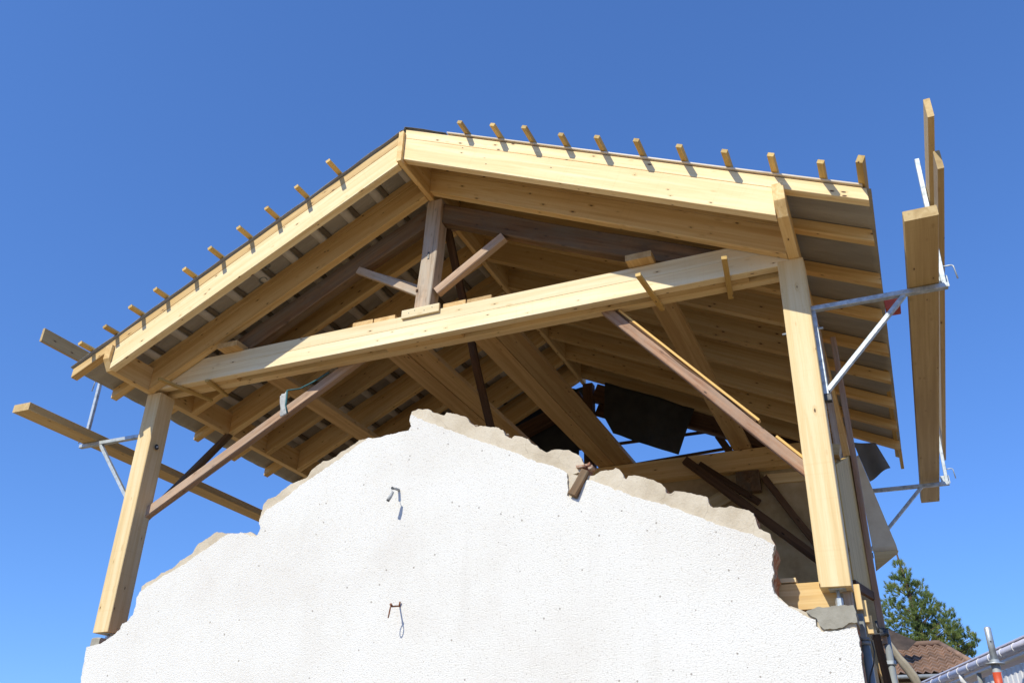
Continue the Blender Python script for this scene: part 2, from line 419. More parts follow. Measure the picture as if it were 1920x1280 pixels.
def slab(name, outline, y0, y1, mat, parent=None, side_mat=None, loc=None):
    """x,z outline extruded from y0 (front) to y1 (back)"""
    n = len(outline)
    vs = [(p.x, y0, p.y) for p in outline] + [(p.x, y1, p.y) for p in outline]
    bm = bmesh.new()
    v = [bm.verts.new(q) for q in vs]
    f = []
    from mathutils.geometry import tessellate_polygon
    for t in tessellate_polygon([[Vector((p.x, p.y, 0)) for p in outline]]):
        try:
            bm.faces.new([v[i] for i in t]); bm.faces.new([v[n + i] for i in reversed(t)])
        except ValueError: pass
    sides = []
    for i in range(n):
        j = (i + 1) % n
        sides.append(bm.faces.new((v[j], v[i], v[n + i], v[n + j])))
    if side_mat:
        for s in sides: s.material_index = 1
    bmesh.ops.recalc_face_normals(bm, faces=bm.faces)
    me = bpy.data.meshes.new(name); bm.to_mesh(me); bm.free()
    return link(name, me, [mat, side_mat] if side_mat else mat, None, parent)
def cloth(name, fn, nu, nv, mat, parent=None, th=0.004):
    """grid surface fn(u,v)->Vector with thickness"""
    bm = bmesh.new(); g = [[bm.verts.new(fn(i / nu, j / nv)) for j in range(nv + 1)] for i in range(nu + 1)]
    for i in range(nu):
        for j in range(nv): bm.faces.new((g[i][j], g[i + 1][j], g[i + 1][j + 1], g[i][j + 1]))
    bmesh.ops.recalc_face_normals(bm, faces=bm.faces)
    bmesh.ops.solidify(bm, geom=bm.faces[:], thickness=th)
    me = bpy.data.meshes.new(name); bm.to_mesh(me); bm.free()
    return link(name, me, mat, None, parent, smooth=True)
def quadfn(a, b, c, d, wave=0.0, k=6.0, seed=0, axis=(0, 1, 0)):
    a, b, c, d = map(Vector, (a, b, c, d)); ax = Vector(axis)
    def fn(u, v):
        p = a.lerp(b, u).lerp(d.lerp(c, u), v)
        return p + ax * (noise.noise(Vector((u * k, v * k * 0.5, seed))) * wave)
    return fn
M['white_wood'] = wood('weathered_lath', (0.78, 0.70, 0.58), (0.66, 0.56, 0.42), (0.4, 0.3, 0.2), knots=0.1)
M['wood_b'] = wood('laid_plank_spruce', (0.66, 0.45, 0.21), (0.55, 0.35, 0.145), (0.40, 0.22, 0.08), knots=0.7)

# ---- outlines of the broken gable, x and z in metres
OUT_A=[(-6.522,0.810),(-6.549,1.026),(-6.561,1.149),(-6.472,1.163),(-6.394,1.173),(-6.338,1.211),(-6.278,1.234),(-6.214,1.284),(-6.210,1.329),(-6.158,1.339),(-6.142,1.365),(-6.105,1.403),(-6.101,1.471),(-6.110,1.539),(-6.088,1.570),(-6.090,1.639),(-6.049,1.664),(-5.958,1.690),(-5.898,1.736),(-5.785,1.765),(-5.706,1.828),(-5.664,1.848),(-5.579,1.887),(-5.562,1.937),(-5.538,1.963),(-5.474,1.990),(-5.401,2.031),(-5.354,2.055),(-5.273,2.033),(-5.097,2.016),(-4.983,2.015),(-4.920,1.982),(-4.894,1.988),(-4.884,2.024),(-4.913,2.110),(-4.897,2.202),(-4.896,2.254),(-4.858,2.288),(-4.777,2.307),(-4.703,2.361),(-4.637,2.401),(-4.557,2.420),(-4.468,2.443),(-4.439,2.501),(-4.374,2.541),(-4.329,2.569),(-4.270,2.571),(-4.202,2.591),(-4.154,2.628),(-4.093,2.654),(-4.017,2.687),(-3.988,2.712),(-3.899,2.719),(-3.767,2.705),(-3.665,2.719),(-3.589,2.727),(-3.492,2.727),(-3.475,2.763),(-3.505,2.810),(-3.493,2.900),(-3.427,2.910),(-3.340,2.896),(-3.271,2.852),(-3.184,2.814),(-3.157,2.839),(-3.047,2.803),(-2.972,2.768),(-2.941,2.716),(-2.886,2.671),(-2.849,2.675),(-2.792,2.662),(-2.683,2.632),(-2.641,2.603),(-2.626,2.561),(-2.566,2.525),(-2.544,2.549),(-2.431,2.506),(-2.399,2.462),(-2.355,2.439),(-2.328,2.405),(-2.267,2.371),(-2.237,2.388),(-2.168,2.383),(-2.099,2.365),(-2.040,2.332),(-1.999,2.293),(-1.983,2.245),(-1.992,2.217),(-2.013,2.183),(-2.068,2.173),(-2.097,2.143),(-2.102,2.014),(-2.037,1.982),(-1.994,2.066),(-1.952,2.122),(-1.911,2.145),(-1.861,2.164),(-1.821,2.171),(-1.756,2.171),(-1.739,2.181),(-1.712,2.166),(-1.689,2.130),(-1.682,2.101),(-1.663,2.087),(-1.646,2.109),(-1.591,2.110),(-1.533,2.087),(-1.476,2.065),(-1.410,2.022),(-1.382,1.983),(-1.380,1.956),(-1.354,1.942),(-1.319,1.961),(-1.256,1.946),(-1.166,1.920),(-1.099,1.890),(-1.091,1.856),(-1.082,1.832),(-1.065,1.816),(-0.994,1.808),(-0.955,1.815),(-0.907,1.799),(-0.859,1.783),(-0.804,1.748),(-0.795,1.700),(-0.781,1.642),(-0.749,1.628),(-0.714,1.604),(-0.711,1.569),(-0.693,1.525),(-0.709,1.475),(-0.720,1.411),(-0.718,1.347),(-0.733,1.301),(-0.734,1.264),(-0.726,1.224),(-0.689,1.179),(-0.651,1.145),(-0.561,1.104),(-0.474,1.055),(-0.386,1.025),(-0.280,1.026),(-0.280,0.877),(-0.289,0.657)]
OUT_B=[(-6.522,0.810),(-6.549,1.026),(-6.559,1.145),(-6.470,1.159),(-6.392,1.169),(-6.335,1.202),(-6.277,1.230),(-6.213,1.280),(-6.202,1.324),(-6.157,1.335),(-6.134,1.360),(-6.099,1.403),(-6.095,1.470),(-6.102,1.534),(-6.080,1.583),(-6.001,1.628),(-5.920,1.664),(-5.831,1.713),(-5.750,1.743),(-5.616,1.802),(-5.534,1.851),(-5.445,1.894),(-5.382,1.926),(-5.315,1.962),(-5.265,1.995),(-5.212,2.018),(-5.068,2.014),(-4.976,1.982),(-4.916,1.963),(-4.882,1.987),(-4.870,2.037),(-4.901,2.109),(-4.838,2.187),(-4.736,2.237),(-4.644,2.283),(-4.566,2.340),(-4.496,2.384),(-4.405,2.426),(-4.295,2.488),(-4.220,2.526),(-4.145,2.565),(-4.086,2.605),(-4.046,2.623),(-3.987,2.658),(-3.922,2.693),(-3.888,2.712),(-3.766,2.700),(-3.664,2.714),(-3.588,2.722),(-3.492,2.722),(-3.475,2.758),(-3.499,2.805),(-3.484,2.860),(-3.367,2.794),(-3.212,2.719),(-3.126,2.674),(-3.037,2.638),(-2.939,2.583),(-2.857,2.548),(-2.762,2.504),(-2.655,2.458),(-2.563,2.415),(-2.450,2.356),(-2.362,2.311),(-2.288,2.280),(-2.211,2.245),(-2.143,2.211),(-2.101,2.177),(-2.107,2.010),(-2.033,1.974),(-1.986,2.061),(-1.957,2.110),(-1.912,2.105),(-1.860,2.074),(-1.800,2.047),(-1.698,1.996),(-1.618,1.952),(-1.553,1.929),(-1.493,1.903),(-1.408,1.871),(-1.320,1.835),(-1.256,1.798),(-1.203,1.774),(-1.140,1.742),(-1.075,1.710),(-1.014,1.679),(-0.946,1.651),(-0.896,1.632),(-0.826,1.604),(-0.775,1.578),(-0.733,1.553),(-0.696,1.526),(-0.709,1.475),(-0.723,1.411),(-0.721,1.347),(-0.736,1.301),(-0.737,1.265),(-0.729,1.221),(-0.692,1.176),(-0.656,1.135),(-0.582,1.093),(-0.551,1.065),(-0.509,1.051),(-0.508,1.013),(-0.470,0.977),(-0.362,0.984),(-0.279,0.992),(-0.277,0.877),(-0.289,0.657)]
OUT_PAD=[(-0.555,1.101),(-0.481,1.119),(-0.402,1.123),(-0.280,1.122),(-0.270,1.091),(-0.271,1.022),(-0.311,1.021),(-0.360,0.996),(-0.462,0.989),(-0.492,1.018),(-0.496,1.056),(-0.531,1.074)]
# ---------------------------------------------------------------- setting
gm = bpy.data.meshes.new('ground')
gm.from_pydata([(-600, -600, -1.6), (600, -600, -1.6), (600, 1200, -1.6), (-600, 1200, -1.6)], [], [(0, 1, 2, 3)])
tag(link('ground', gm, M['ground']), kind='structure')

# ---------------------------------------------------------------- old house walls
house = empty('house_walls', (-3.5, 5.7, -1.6), 'white roughcast house walls with a jagged broken off gable top', 'house wall')
FULL = [p for p in OUT_A if not (-2.12 < p[0] < -1.93 and p[1] < 2.17)]
OA = subdiv_outline(FULL, 0.007, 0.012, 3)
OB = subdiv_outline(OUT_B, 0.009, 0.010, 8)
def lower(o):  # carry the outline down to the ground
    out = [p for p in o if p.y > 0.80]
    return [Vector((-6.655, -1.6)), Vector((-6.645, 0.80))] + out + [Vector((-0.285, 0.80)), Vector((-0.285, -1.6))]
OA2, OB2 = lower(OA), lower(OB)
slab('mortar_coat', OA2, 5.700, 5.735, M['mortar'], house)
slab('roughcast', OB2, 5.683, 5.6995, M['roughcast'], house, side_mat=M['mortar'])
OC = subdiv_outline([(x + 0.004 * math.sin(i), z - 0.012) for i, (x, z) in enumerate(FULL)], 0.022, 0.02, 21)
slab('brick_core', lower(OC), 5.7355, 5.93, M['brick'], house)
slab('concrete_pad', subdiv_outline(OUT_PAD, 0.006, 0.01, 31), 5.676, 5.93, M['concrete'], house)
box('concrete_pad', -6.60, -6.50, 5.75, 5.95, 1.10, 1.236, M['concrete'], house, c=0.012, jit=0.01)
box('side_wall', -6.67, -6.47, 5.94, 10.4, -1.6, 1.10, M['plaster'], house, 'y', c=0.01)
box('side_wall', -0.48, -0.285, 5.94, 10.4, -1.6, 1.08, M['plaster'], house, 'y', c=0.01)
box('rear_wall', -6.67, -0.285, 10.325, 10.52, -1.6, 3.70, M['plaster'], house, c=0.01)
# timber stub left in the notch of the gable
bar('timber_stub', (-2.060, 5.665, 2.000), (-1.965, 5.70, 2.185), 0.065, 0.05, M['old'], house, up=(0, 1, 0), c=0.008, jit=0.01)
# crumbs of mortar and brick left on the broken edge
rr = random.Random(5)
edge = [p for p in OA if p.y > 1.35 and -6.3 < p.x < -0.75]
for k in range(30):
    p = edge[rr.randrange(len(edge))]
    bm = bmesh.new(); bmesh.ops.create_icosphere(bm, subdivisions=2, radius=1)
    sd = rr.uniform(0, 99); s_ = rr.uniform(0.006, 0.014)
    for v in bm.verts:
        v.co = v.co * (1 + 0.5 * noise.noise(v.co * 1.6 + Vector((sd, 0, 0)))); v.co = Vector((v.co.x * s_ * 1.4, v.co.y * s_ * 1.2, v.co.z * s_ * 0.8))
    me = bpy.data.meshes.new('rubble'); bm.to_mesh(me); bm.free()
    link('rubble', me, M['mortar'], Matrix.Translation((p.x, rr.uniform(5.72, 5.90), p.y + s_ * 0.1)), house)
for (x, y, z, w) in ((-2.00, 5.71, 2.215, 0.06), (-1.955, 5.74, 2.235, 0.04), (-1.925, 5.72, 2.20, 0.035)):
    bar('brick_shard', (x - w / 2, y, z), (x + w / 2, y, z + 0.012), 0.07, 0.022, M['brick'], house, c=0.006, jit=0.01)
# iron fixings on the roughcast
hk = tube('pipe_hook', [(-3.539, 5.69, 2.217), (-3.542, 5.65, 2.215), (-3.550, 5.605, 2.208)], 0.011, M['cloth_white'], house)
tube('dark_end', [(-3.550, 5.605, 2.208), (-3.552, 5.598, 2.207)], 0.012, M['dark_metal'], hk)
tube('wire', [(-3.551, 5.602, 2.207), (-3.546, 5.585, 2.190), (-3.529, 5.583, 2.167)], 0.002, M['cloth_white'], hk, 6)
tube('dangling_end', [(-3.530, 5.583, 2.168), (-3.540, 5.570, 2.130), (-3.553, 5.560, 2.095)], [0.011, 0.015, 0.014], M['cloth_white'], hk)
tube('dark_end', [(-3.553, 5.560, 2.095), (-3.5545, 5.5585, 2.091)], 0.0142, M['dark_metal'], hk)
eb = tube('eye_bolt', [(-3.441, 5.70, 1.310), (-3.442, 5.65, 1.300), (-3.441, 5.60, 1.288), (-3.440, 5.562, 1.280)], 0.006, M['rust'], house)
tube('hook_tip', [(-3.441, 5.675, 1.300), (-3.438, 5.672, 1.318), (-3.433, 5.668, 1.335)], 0.006, M['rust'], eb)
tube('hook_tip', [(-3.441, 5.575, 1.283), (-3.443, 5.553, 1.296)], 0.009, M['rust'], eb)
R = [(-3.448 + 0.010 * math.sin(a) + 0.006 * math.cos(a), 5.556 - 0.012 * math.sin(a), 1.240 + 0.040 * math.cos(a)) for a in [i * math.pi / 10 for i in range(21)]]
ring = tube('ring', R, 0.0038, M['rust'], eb, 8)

# ---------------------------------------------------------------- timber roof frame
roof = empty('timber_roof_frame', (-3.5, 5.8, 1.26), 'unfinished timber roof frame of new spruce on two posts over the broken gable', 'roof frame')
RY = [5.20, 5.71, 6.33, 6.93, 7.58, 8.20, 8.82, 9.45, 10.05]
MR, ML = -0.482, 0.509
zR = lambda x: 3.70 + MR * (x + 0.35)
zL = lambda x: 3.63 + ML * (x + 6.6)
cR, cL = math.cos(math.atan(MR)), math.cos(math.atan(ML))
def slope_bar(name, x0, x1, y0, y1, off, hv, zf, m, mat, **k):
    """timber lying along a slope; hv = vertical height, off = vertical offset of its underside"""
    c = math.cos(math.atan(m))
    return bar(name, (x0, (y0 + y1) / 2, zf(x0) + off + hv / 2), (x1, (y0 + y1) / 2, zf(x1) + off + hv / 2),
               y1 - y0, hv * c, mat, roof, s0=m, s1=m, **k)
for i, y in enumerate(RY):
    w = 'wood' if i else 'wood_pale'
    slope_bar('rafter', -3.508, -0.352, y, y + 0.08, 0.0, 0.248, zR, MR, M[w])
    slope_bar('rafter', -6.608, -3.562, y, y + 0.08, 0.0, 0.248, zL, ML, M[w])
    ex = random.uniform(-0.008, 0.012)
    slope_bar('upper_rafter', -3.508, 0.262 + ex, y, y + 0.078, 0.251, 0.102, zR, MR, M['wood' if i else 'wood_pale'])
    slope_bar('upper_rafter', -7.12 - ex, -3.562, y, y + 0.078, 0.251, 0.102, zL, ML, M['wood'])
box('ridge_board', -3.560, -3.510, 5.165, 10.25, 5.185, 5.535, M['wood'], roof, 'y', c=0.004)
# eave plates with a slanted cut under their front ends
def plate(x0, x1, z0, z1):
    yf, yb = 5.165, 10.3
    prof = [(yf, z1), (yf, z0 + (z1 - z0) * 0.42), (yf + 0.075, z0), (yb, z0), (yb, z1)]
    cx, cy, cz = (x0 + x1) / 2, (yf + yb) / 2, (z0 + z1) / 2
    bm = bmesh.new()
    # local X along world Y
    a = [bm.verts.new((p[0] - cy, -(x0 - cx), p[1] - cz)) for p in prof]
    b = [bm.verts.new((p[0] - cy, -(x1 - cx), p[1] - cz)) for p in prof]
    bm.faces.new(a); bm.faces.new(list(reversed(b)))
    for i in range(5): bm.faces.new((a[i], b[i], b[(i + 1) % 5], a[(i + 1) % 5]))
    bmesh.ops.recalc_face_normals(bm, faces=bm.faces)
    bmesh.ops.bevel(bm, geom=bm.edges[:], offset=0.003, segments=1, affect='EDGES')
    me = bpy.data.meshes.new('eave_plate'); bm.to_mesh(me); bm.free()
    mw = Matrix(((0, -1, 0, cx), (1, 0, 0, cy), (0, 0, 1, cz), (0, 0, 0, 1)))
    return link('eave_plate', me, M['wood'], mw, roof)
plate(-0.349, -0.270, 3.702, 3.950)
plate(-6.690, -6.611, 3.625, 3.875)
# posts
def post(pb, pt, w, z0, z1):
    bx, by = pb; tx, ty = pt
    return bar('post', (bx, by, z0), (tx, ty, z1), w, 0.20, M['wood_pale'], roof, up=(0, 1, 0), c=0.005)
pr_ = post((-0.372, 5.895), (-0.340, 5.895), 0.190, 1.265, 3.699)
pl_ = post((-6.570, 5.895), (-6.612, 5.895), 0.180, 1.290, 3.622)
def jack(cx, z0, z1, p):
    box('bearing_plate', cx - 0.05, cx + 0.05, 5.84, 5.94, z1 - 0.008, z1 - 0.001, M['metal'], p, c=0.001)
    tube('screw_rod', [(cx, 5.88, z0), (cx, 5.88, z1 - 0.008)], 0.011, M['metal'], p)
    me = tube_mesh('n', [(0, 0, 0), (0, 0, (z1 - z0) * 0.5)], 0.024, 6)
    link('hex_sleeve', me, M['metal'], Matrix.Translation((cx, 5.88, z0 + 0.001)), p)
jack(-0.367, 1.152, 1.265, pr_)
jack(-6.552, 1.236, 1.290, pl_)
# tie beam of two members with packing between
Z0, Z1 = 3.665, 3.922
box('tie_beam', -6.62, -0.352, 5.797, 5.877, Z0, Z0 + 0.136, M['wood_white'], roof)
box('tie_beam', -6.62, -0.352, 5.7985, 5.877, Z0 + 0.1365, Z1, M['wood_white'], roof)
box('tie_beam', -6.60, -0.352, 5.957, 6.037, Z0, Z1, M['wood_pale'], roof)
for a, b in ((-6.30, -5.66), (-3.94, -3.17), (-1.42, -0.67)):
    box('packing_block', a, b, 5.879, 5.955, Z0 + 0.003, Z1 - 0.006, M['wood'], roof)
for p, q in (((-6.35, 5.58, 3.647), (-6.215, 6.19, 3.647)), ((-5.925, 5.78, 3.647), (-5.98, 6.14, 3.647)),
             ((-1.44, 5.49, 3.643), (-1.40, 6.07, 3.643)), ((-0.78, 5.50, 3.643), (-0.845, 6.09, 3.643))):
    bar('temporary_cleat', p, q, 0.042, 0.028, M['batten'], roof)
# old truss in the gable plane
def nails(par, pts, r=0.005):
    for p in pts: tube('nail', [p, (p[0], p[1] + 0.004, p[2])], r, M['dark_metal'], par, 8)
kp = bar('king_post', (-3.548, 5.875, 3.925), (-3.502, 5.875, 5.18), 0.162, 0.15, M['old_grey'], roof, up=(0, 1, 0), c=0.008, jit=0.015)
box('mortise', -3.525, -3.508, 5.795, 5.803, 4.50, 4.575, M['dark_metal'], kp, 'z', c=0.001)
box('peg', -3.62, -3.60, 5.795, 5.81, 4.16, 4.185, M['dark'], kp, 'z', c=0.004)
bar('old_principal', (-3.428, 5.90, 5.035), (-0.93, 5.90, 3.865), 0.11, 0.205, M['old'], roof, s0=-0.46, c=0.01, jit=0.02)
bar('old_principal', (-5.88, 5.91, 3.91), (-3.585, 5.91, 5.05), 0.11, 0.21, M['old'], roof, s1=0.49, c=0.01, jit=0.02)
bar('strut', (-3.428, 5.86, 4.145), (-2.765, 5.86, 4.585), 0.075, 0.085, M['old_pale'], roof, c=0.008, jit=0.012)
bar('strut', (-4.33, 5.86, 4.60), (-3.62, 5.86, 4.18), 0.05, 0.075, M['old_grey'], roof, c=0.005, jit=0.01)
bar('strut', (-4.22, 5.965, 4.60), (-3.592, 5.965, 4.27), 0.02, 0.04, M['old_grey'], roof, c=0.003)
np_ = box('nailed_pad', -3.735, -3.35, 5.776, 5.798, 3.885, 3.972, M['wood_white'], roof)
nails(np_, [(-3.66, 5.7745, 3.93), (-3.60, 5.7745, 3.945), (-3.50, 5.7745, 3.925), (-3.42, 5.7745, 3.94)])
box('nailed_pad', -3.66, -3.30, 6.05, 6.09, 4.97, 5.11, M['old_pink'], roof, c=0.01, jit=0.01)
bar('long_strut', (-3.48, 5.97, 5.12), (-3.48, 7.75, 2.55), 0.068, 0.07, M['dark'], roof, up=(1, 0, 0), c=0.01, jit=0.03)
# diagonal braces
bar('brace', (-6.54, 5.97, 2.395), (-4.30, 6.09, 3.775), 0.075, 0.095, M['old_pale'], roof, c=0.008, jit=0.012)
bar('brace', (-6.585, 5.98, 2.33), (-6.65, 6.98, 3.63), 0.065, 0.075, M['old'], roof, up=(1, 0, 0), c=0.008, jit=0.015)
b3 = bar('brace', (-1.97, 6.0, 3.807), (-0.44, 6.0, 2.085), 0.07, 0.082, M['old_pink'], roof, c=0.006, jit=0.012)
dv = (Vector((-0.44, 5.985, 2.085)) - Vector((-1.875, 5.985, 3.70))); nv = Vector((-dv.z, 0, dv.x)).normalized() * -1
if nv.z < 0: nv = -nv
A0 = Vector((-1.875, 5.985, 3.70))
def along(t, off): return A0 + dv * t + nv * off
bar('bark_strip', along(0.05, 0.049), along(0.76, 0.047), 0.05, 0.013, M['dark'], b3, c=0.002, jit=0.02, n=24)
bar('edge_board', along(0.06, 0.066), along(0.765, 0.066), 0.055, 0.019, M['orange_wood'], b3)
bar('edge_board', along(0.845, 0.052), along(0.985, 0.052), 0.055, 0.019, M['orange_wood'], b3)
# membrane, one sheet per slope, with a wavy front edge, laps and painted glow and batten-shade strips
def mem_fn(xa, xb, zf, off, ya, yb, seed):
    def fn(u, v):
        x = xa + (xb - xa) * u; y = ya + (yb - ya) * v
        if v == 0: y += 0.012 * noise.noise(Vector((x * 3, seed, 0)))
        sag = 0.0
        for a, b in zip(RY[:-1], RY[1:]):
            if a + 0.08 < y < b:
                s = (y - a - 0.08) / (b - a - 0.08); sag = -0.007 * math.sin(math.pi * s)
        z = zf(x) + off + sag + (0.006 * noise.noise(Vector((x * 4, y * 2, seed))) if sag else 0.0)
        if v == 0: z += 0.008 + 0.010 * noise.noise(Vector((x * 4, 3, seed)))
        if u in (0, 1): z += 0.01 * noise.noise(Vector((y * 5, 7, seed)))
        return Vector((x, y, z))
    return fn
memR = cloth('roof_membrane', mem_fn(-3.535, 0.285, zR, 0.362, 5.215, 10.35, 1), 70, 110, M['membrane'], roof, 0.002)
memL = cloth('roof_membrane', mem_fn(-7.135, -3.535, zL, 0.362, 5.175, 10.35, 5), 70, 110, M['membrane'], roof, 0.002)
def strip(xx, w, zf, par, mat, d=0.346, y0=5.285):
    cloth('lap_glow_shade_strip', lambda u, v: Vector((xx + w * u, y0 + 4.75 * v, zf(xx + w * u) + d - 0.002 * math.sin(u * 3.1))), 2, 40, mat, par, 0.0015)
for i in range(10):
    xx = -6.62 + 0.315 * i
    strip(xx, 0.075, zL, memL, M['strip_lap_glow']); strip(xx + 0.085, 0.045, zL, memL, M['strip_shade'])  # glow and batten shade through the membrane, painted as paired strips
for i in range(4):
    strip(-2.9 + 0.65 * i, 0.07, zR, memR, M['strip_lap_glow'])
cloth('ridge_flap', lambda u, v: Vector((-3.62 + 0.55 * u, 5.185 + 5.15 * v, (zL(-3.60) if u < 0.15 else zR(-3.62 + 0.55 * u)) + 0.376 + 0.010 * u * math.sin(u * 5) + 0.004 * noise.noise(Vector((u * 6, v * 3, 1))))), 22, 40, M['tarp_grey'], roof, 0.003)
# faint printed marks on the membrane, lettering running up the slope
def print_mark(txt, x, y, size, zf, m, off, par, flip=1):
    cu = bpy.data.curves.new('printed_mark', 'FONT'); cu.body = txt; cu.size = size; cu.extrude = 0.0003
    cu.align_x = 'CENTER'; cu.align_y = 'CENTER'
    tmp = bpy.data.objects.new('tmp', cu)
    me = bpy.data.meshes.new_from_object(tmp); bpy.data.objects.remove(tmp)
    d = Vector((0, 1, 0)); s = Vector((1, 0, m)).normalized() * flip
    nrm = d.cross(s)
    if nrm.z > 0: s = -s; nrm = d.cross(s)
    mw = Matrix((d, s, nrm)).transposed().to_4x4(); mw.translation = Vector((x, y, zf(x) + off))
    link('printed_mark', me, M['print'], mw, par)
for (t_, x, y) in (("B", -5.225, 5.555), ("C", -5.345, 5.66), ("W", -5.53, 7.98), ("B", -4.62, 6.20), ("M", -4.3, 7.95)):
    print_mark(t_, x, y, 0.12, zL, ML, 0.3425, memL)
# counter battens along the verge, then the tile battens
slope_bar('counter_batten', -3.06, 0.235, 5.186, 5.226, 0.3665, 0.016, zR, MR, M['white_wood'])
slope_bar('counter_batten', -7.11, -3.60, 5.196, 5.236, 0.3665, 0.014, zL, ML, M['white_wood'])
def batten(x, zf, m, front, w=0.046, h=0.030, off=0.386):
    nrm = Vector((-m, 0, 1)).normalized()
    p = Vector((x, front, zf(x) + off + h / 2)); q = Vector((x + random.uniform(-.004, .004), 10.32, zf(x) + off + h / 2))
    return bar('tile_batten', p, q, w, h, M['batten'], roof, up=nrm, c=0.002, jit=0.004)
for x, d in zip((-2.843, -2.513, -2.205, -1.895, -1.580, -1.261, -0.938, -0.614, -0.300, 0.013), (.16, .175, .195, .15, .175, .19, .18, .18, .20, .185)):
    batten(x - 0.01, zR, MR, 5.2 - d)
for x, d in zip((-4.207, -4.552, -4.866, -5.160, -5.466, -5.760, -6.075, -6.345, -6.640, -6.909), (.21, .185, .185, .19, .19, .165, .17, .175, .16, .17)):
    batten(x + 0.01, zL, ML, 5.2 - d)
nE = Vector((-MR, 0, 1)).normalized()
eb_ = bar('eave_batten', (0.245, 4.955, zR(0.245) + 0.415), (0.245, 10.62, zR(0.245) + 0.375), 0.045, 0.06, M['batten'], roof, up=nE, c=0.002)
bar('eave_batten', (0.262, 10.16, zR(0.25) + 0.28), (0.262, 10.55, zR(0.25) + 0.20), 0.035, 0.05, M['batten'], roof)
# rear truss
box('rear_tie_beam', -6.60, -0.352, 10.15, 10.30, 3.66, 3.918, M['wood'], roof)
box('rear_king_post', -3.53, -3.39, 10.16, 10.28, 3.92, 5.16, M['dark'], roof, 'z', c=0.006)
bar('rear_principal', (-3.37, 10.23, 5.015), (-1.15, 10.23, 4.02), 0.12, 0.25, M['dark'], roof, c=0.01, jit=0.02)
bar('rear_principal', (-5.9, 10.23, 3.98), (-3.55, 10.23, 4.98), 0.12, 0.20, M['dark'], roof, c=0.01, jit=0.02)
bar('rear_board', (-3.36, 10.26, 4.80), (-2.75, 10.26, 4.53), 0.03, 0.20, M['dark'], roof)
bar('rear_brace_or_shade', (-2.16, 10.0, 3.80), (-0.70, 10.0, 2.42), 0.10, 0.10, M['dark'], roof, c=0.01, jit=0.02)
bar('rear_brace_or_shade', (-2.02, 10.16, 3.80), (-1.35, 10.16, 3.24), 0.06, 0.08, M['dark'], roof, c=0.01, jit=0.02)  # dark bar added for the black shade beside the long brace
bar('rear_brace_or_shade', (-1.27, 10.25, 3.56), (-0.72, 10.25, 2.60), 0.09, 0.08, M['dark'], roof, c=0.01, jit=0.02)
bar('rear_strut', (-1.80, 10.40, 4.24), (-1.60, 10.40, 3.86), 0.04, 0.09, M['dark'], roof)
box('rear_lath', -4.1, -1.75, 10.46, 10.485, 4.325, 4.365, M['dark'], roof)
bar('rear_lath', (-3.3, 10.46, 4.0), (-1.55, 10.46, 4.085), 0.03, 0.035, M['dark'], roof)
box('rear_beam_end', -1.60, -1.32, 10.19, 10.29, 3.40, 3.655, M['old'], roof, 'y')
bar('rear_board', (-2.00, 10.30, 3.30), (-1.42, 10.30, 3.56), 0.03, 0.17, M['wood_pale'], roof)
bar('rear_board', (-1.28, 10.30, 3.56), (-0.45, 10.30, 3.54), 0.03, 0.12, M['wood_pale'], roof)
box('rear_rail', -0.80, -0.38, 5.955, 6.035, 1.165, 1.335, M['wood'], roof)
box('rear_rail', -0.72, -0.62, 5.965, 6.06, 1.345, 1.375, M['wood_pale'], roof, c=0.002)
box('timber_stub', -0.345, -0.288, 5.95, 6.01, 1.13, 1.262, M['old_grey'], roof, 'z')
# timbers along the right-hand side, seen past the right post
box('rear_post', -0.190, -0.146, 6.97, 7.07, 1.10, 3.60, M['old_pink'], roof, 'z', c=0.005, jit=0.02)
box('rear_post', -0.295, -0.245, 7.0, 7.08, 2.2, 3.70, M['old_grey'], roof, 'z', c=0.005, jit=0.02)
bm = bmesh.new()
pv = [(-0.270, 6.10, 1.36), (-0.192, 7.05, 1.475), (-0.188, 7.05, 2.56), (-0.262, 6.10, 2.16)]
a = [bm.verts.new(Vector(p)) for p in pv]; b = [bm.verts.new(Vector(p) - Vector((0.03, 0, 0))) for p in pv]
bm.faces.new(a); bm.faces.new(list(reversed(b)))
for i in range(4): bm.faces.new((a[i], b[i], b[(i + 1) % 4], a[(i + 1) % 4]))
bmesh.ops.recalc_face_normals(bm, faces=bm.faces)
me = bpy.data.meshes.new('side_board'); bm.to_mesh(me); bm.free()
# grain along the board's height
mw = Matrix(((0, 0, 1, 0), (0, 1, 0, 0), (-1, 0, 0, 0), (0, 0, 0, 1)))
me.transform(mw.inverted()); link('side_board', me, M['batten'], mw, roof)
bar('side_rail', (-0.275, 6.10, 1.335), (-0.195, 7.05, 1.445), 0.03, 0.06, M['dark'], roof)
bar('side_stub', (-0.30, 6.35, 2.35), (-0.232, 6.35, 2.335), 0.12, 0.085, M['plank'], roof)
tube('threaded_rod', [(-0.478, 5.89, 3.127), (-0.19, 5.89, 3.127)], 0.008, M['metal'], pr_)
tube('threaded_rod', [(-6.47, 5.87, 3.055), (-6.70, 5.87, 3.055)], 0.008, M['metal'], pl_)
tube('washer', [(-6.492, 5.87, 3.055), (-6.488, 5.87, 3.055)], 0.028, M['dark_metal'], pl_, 12)

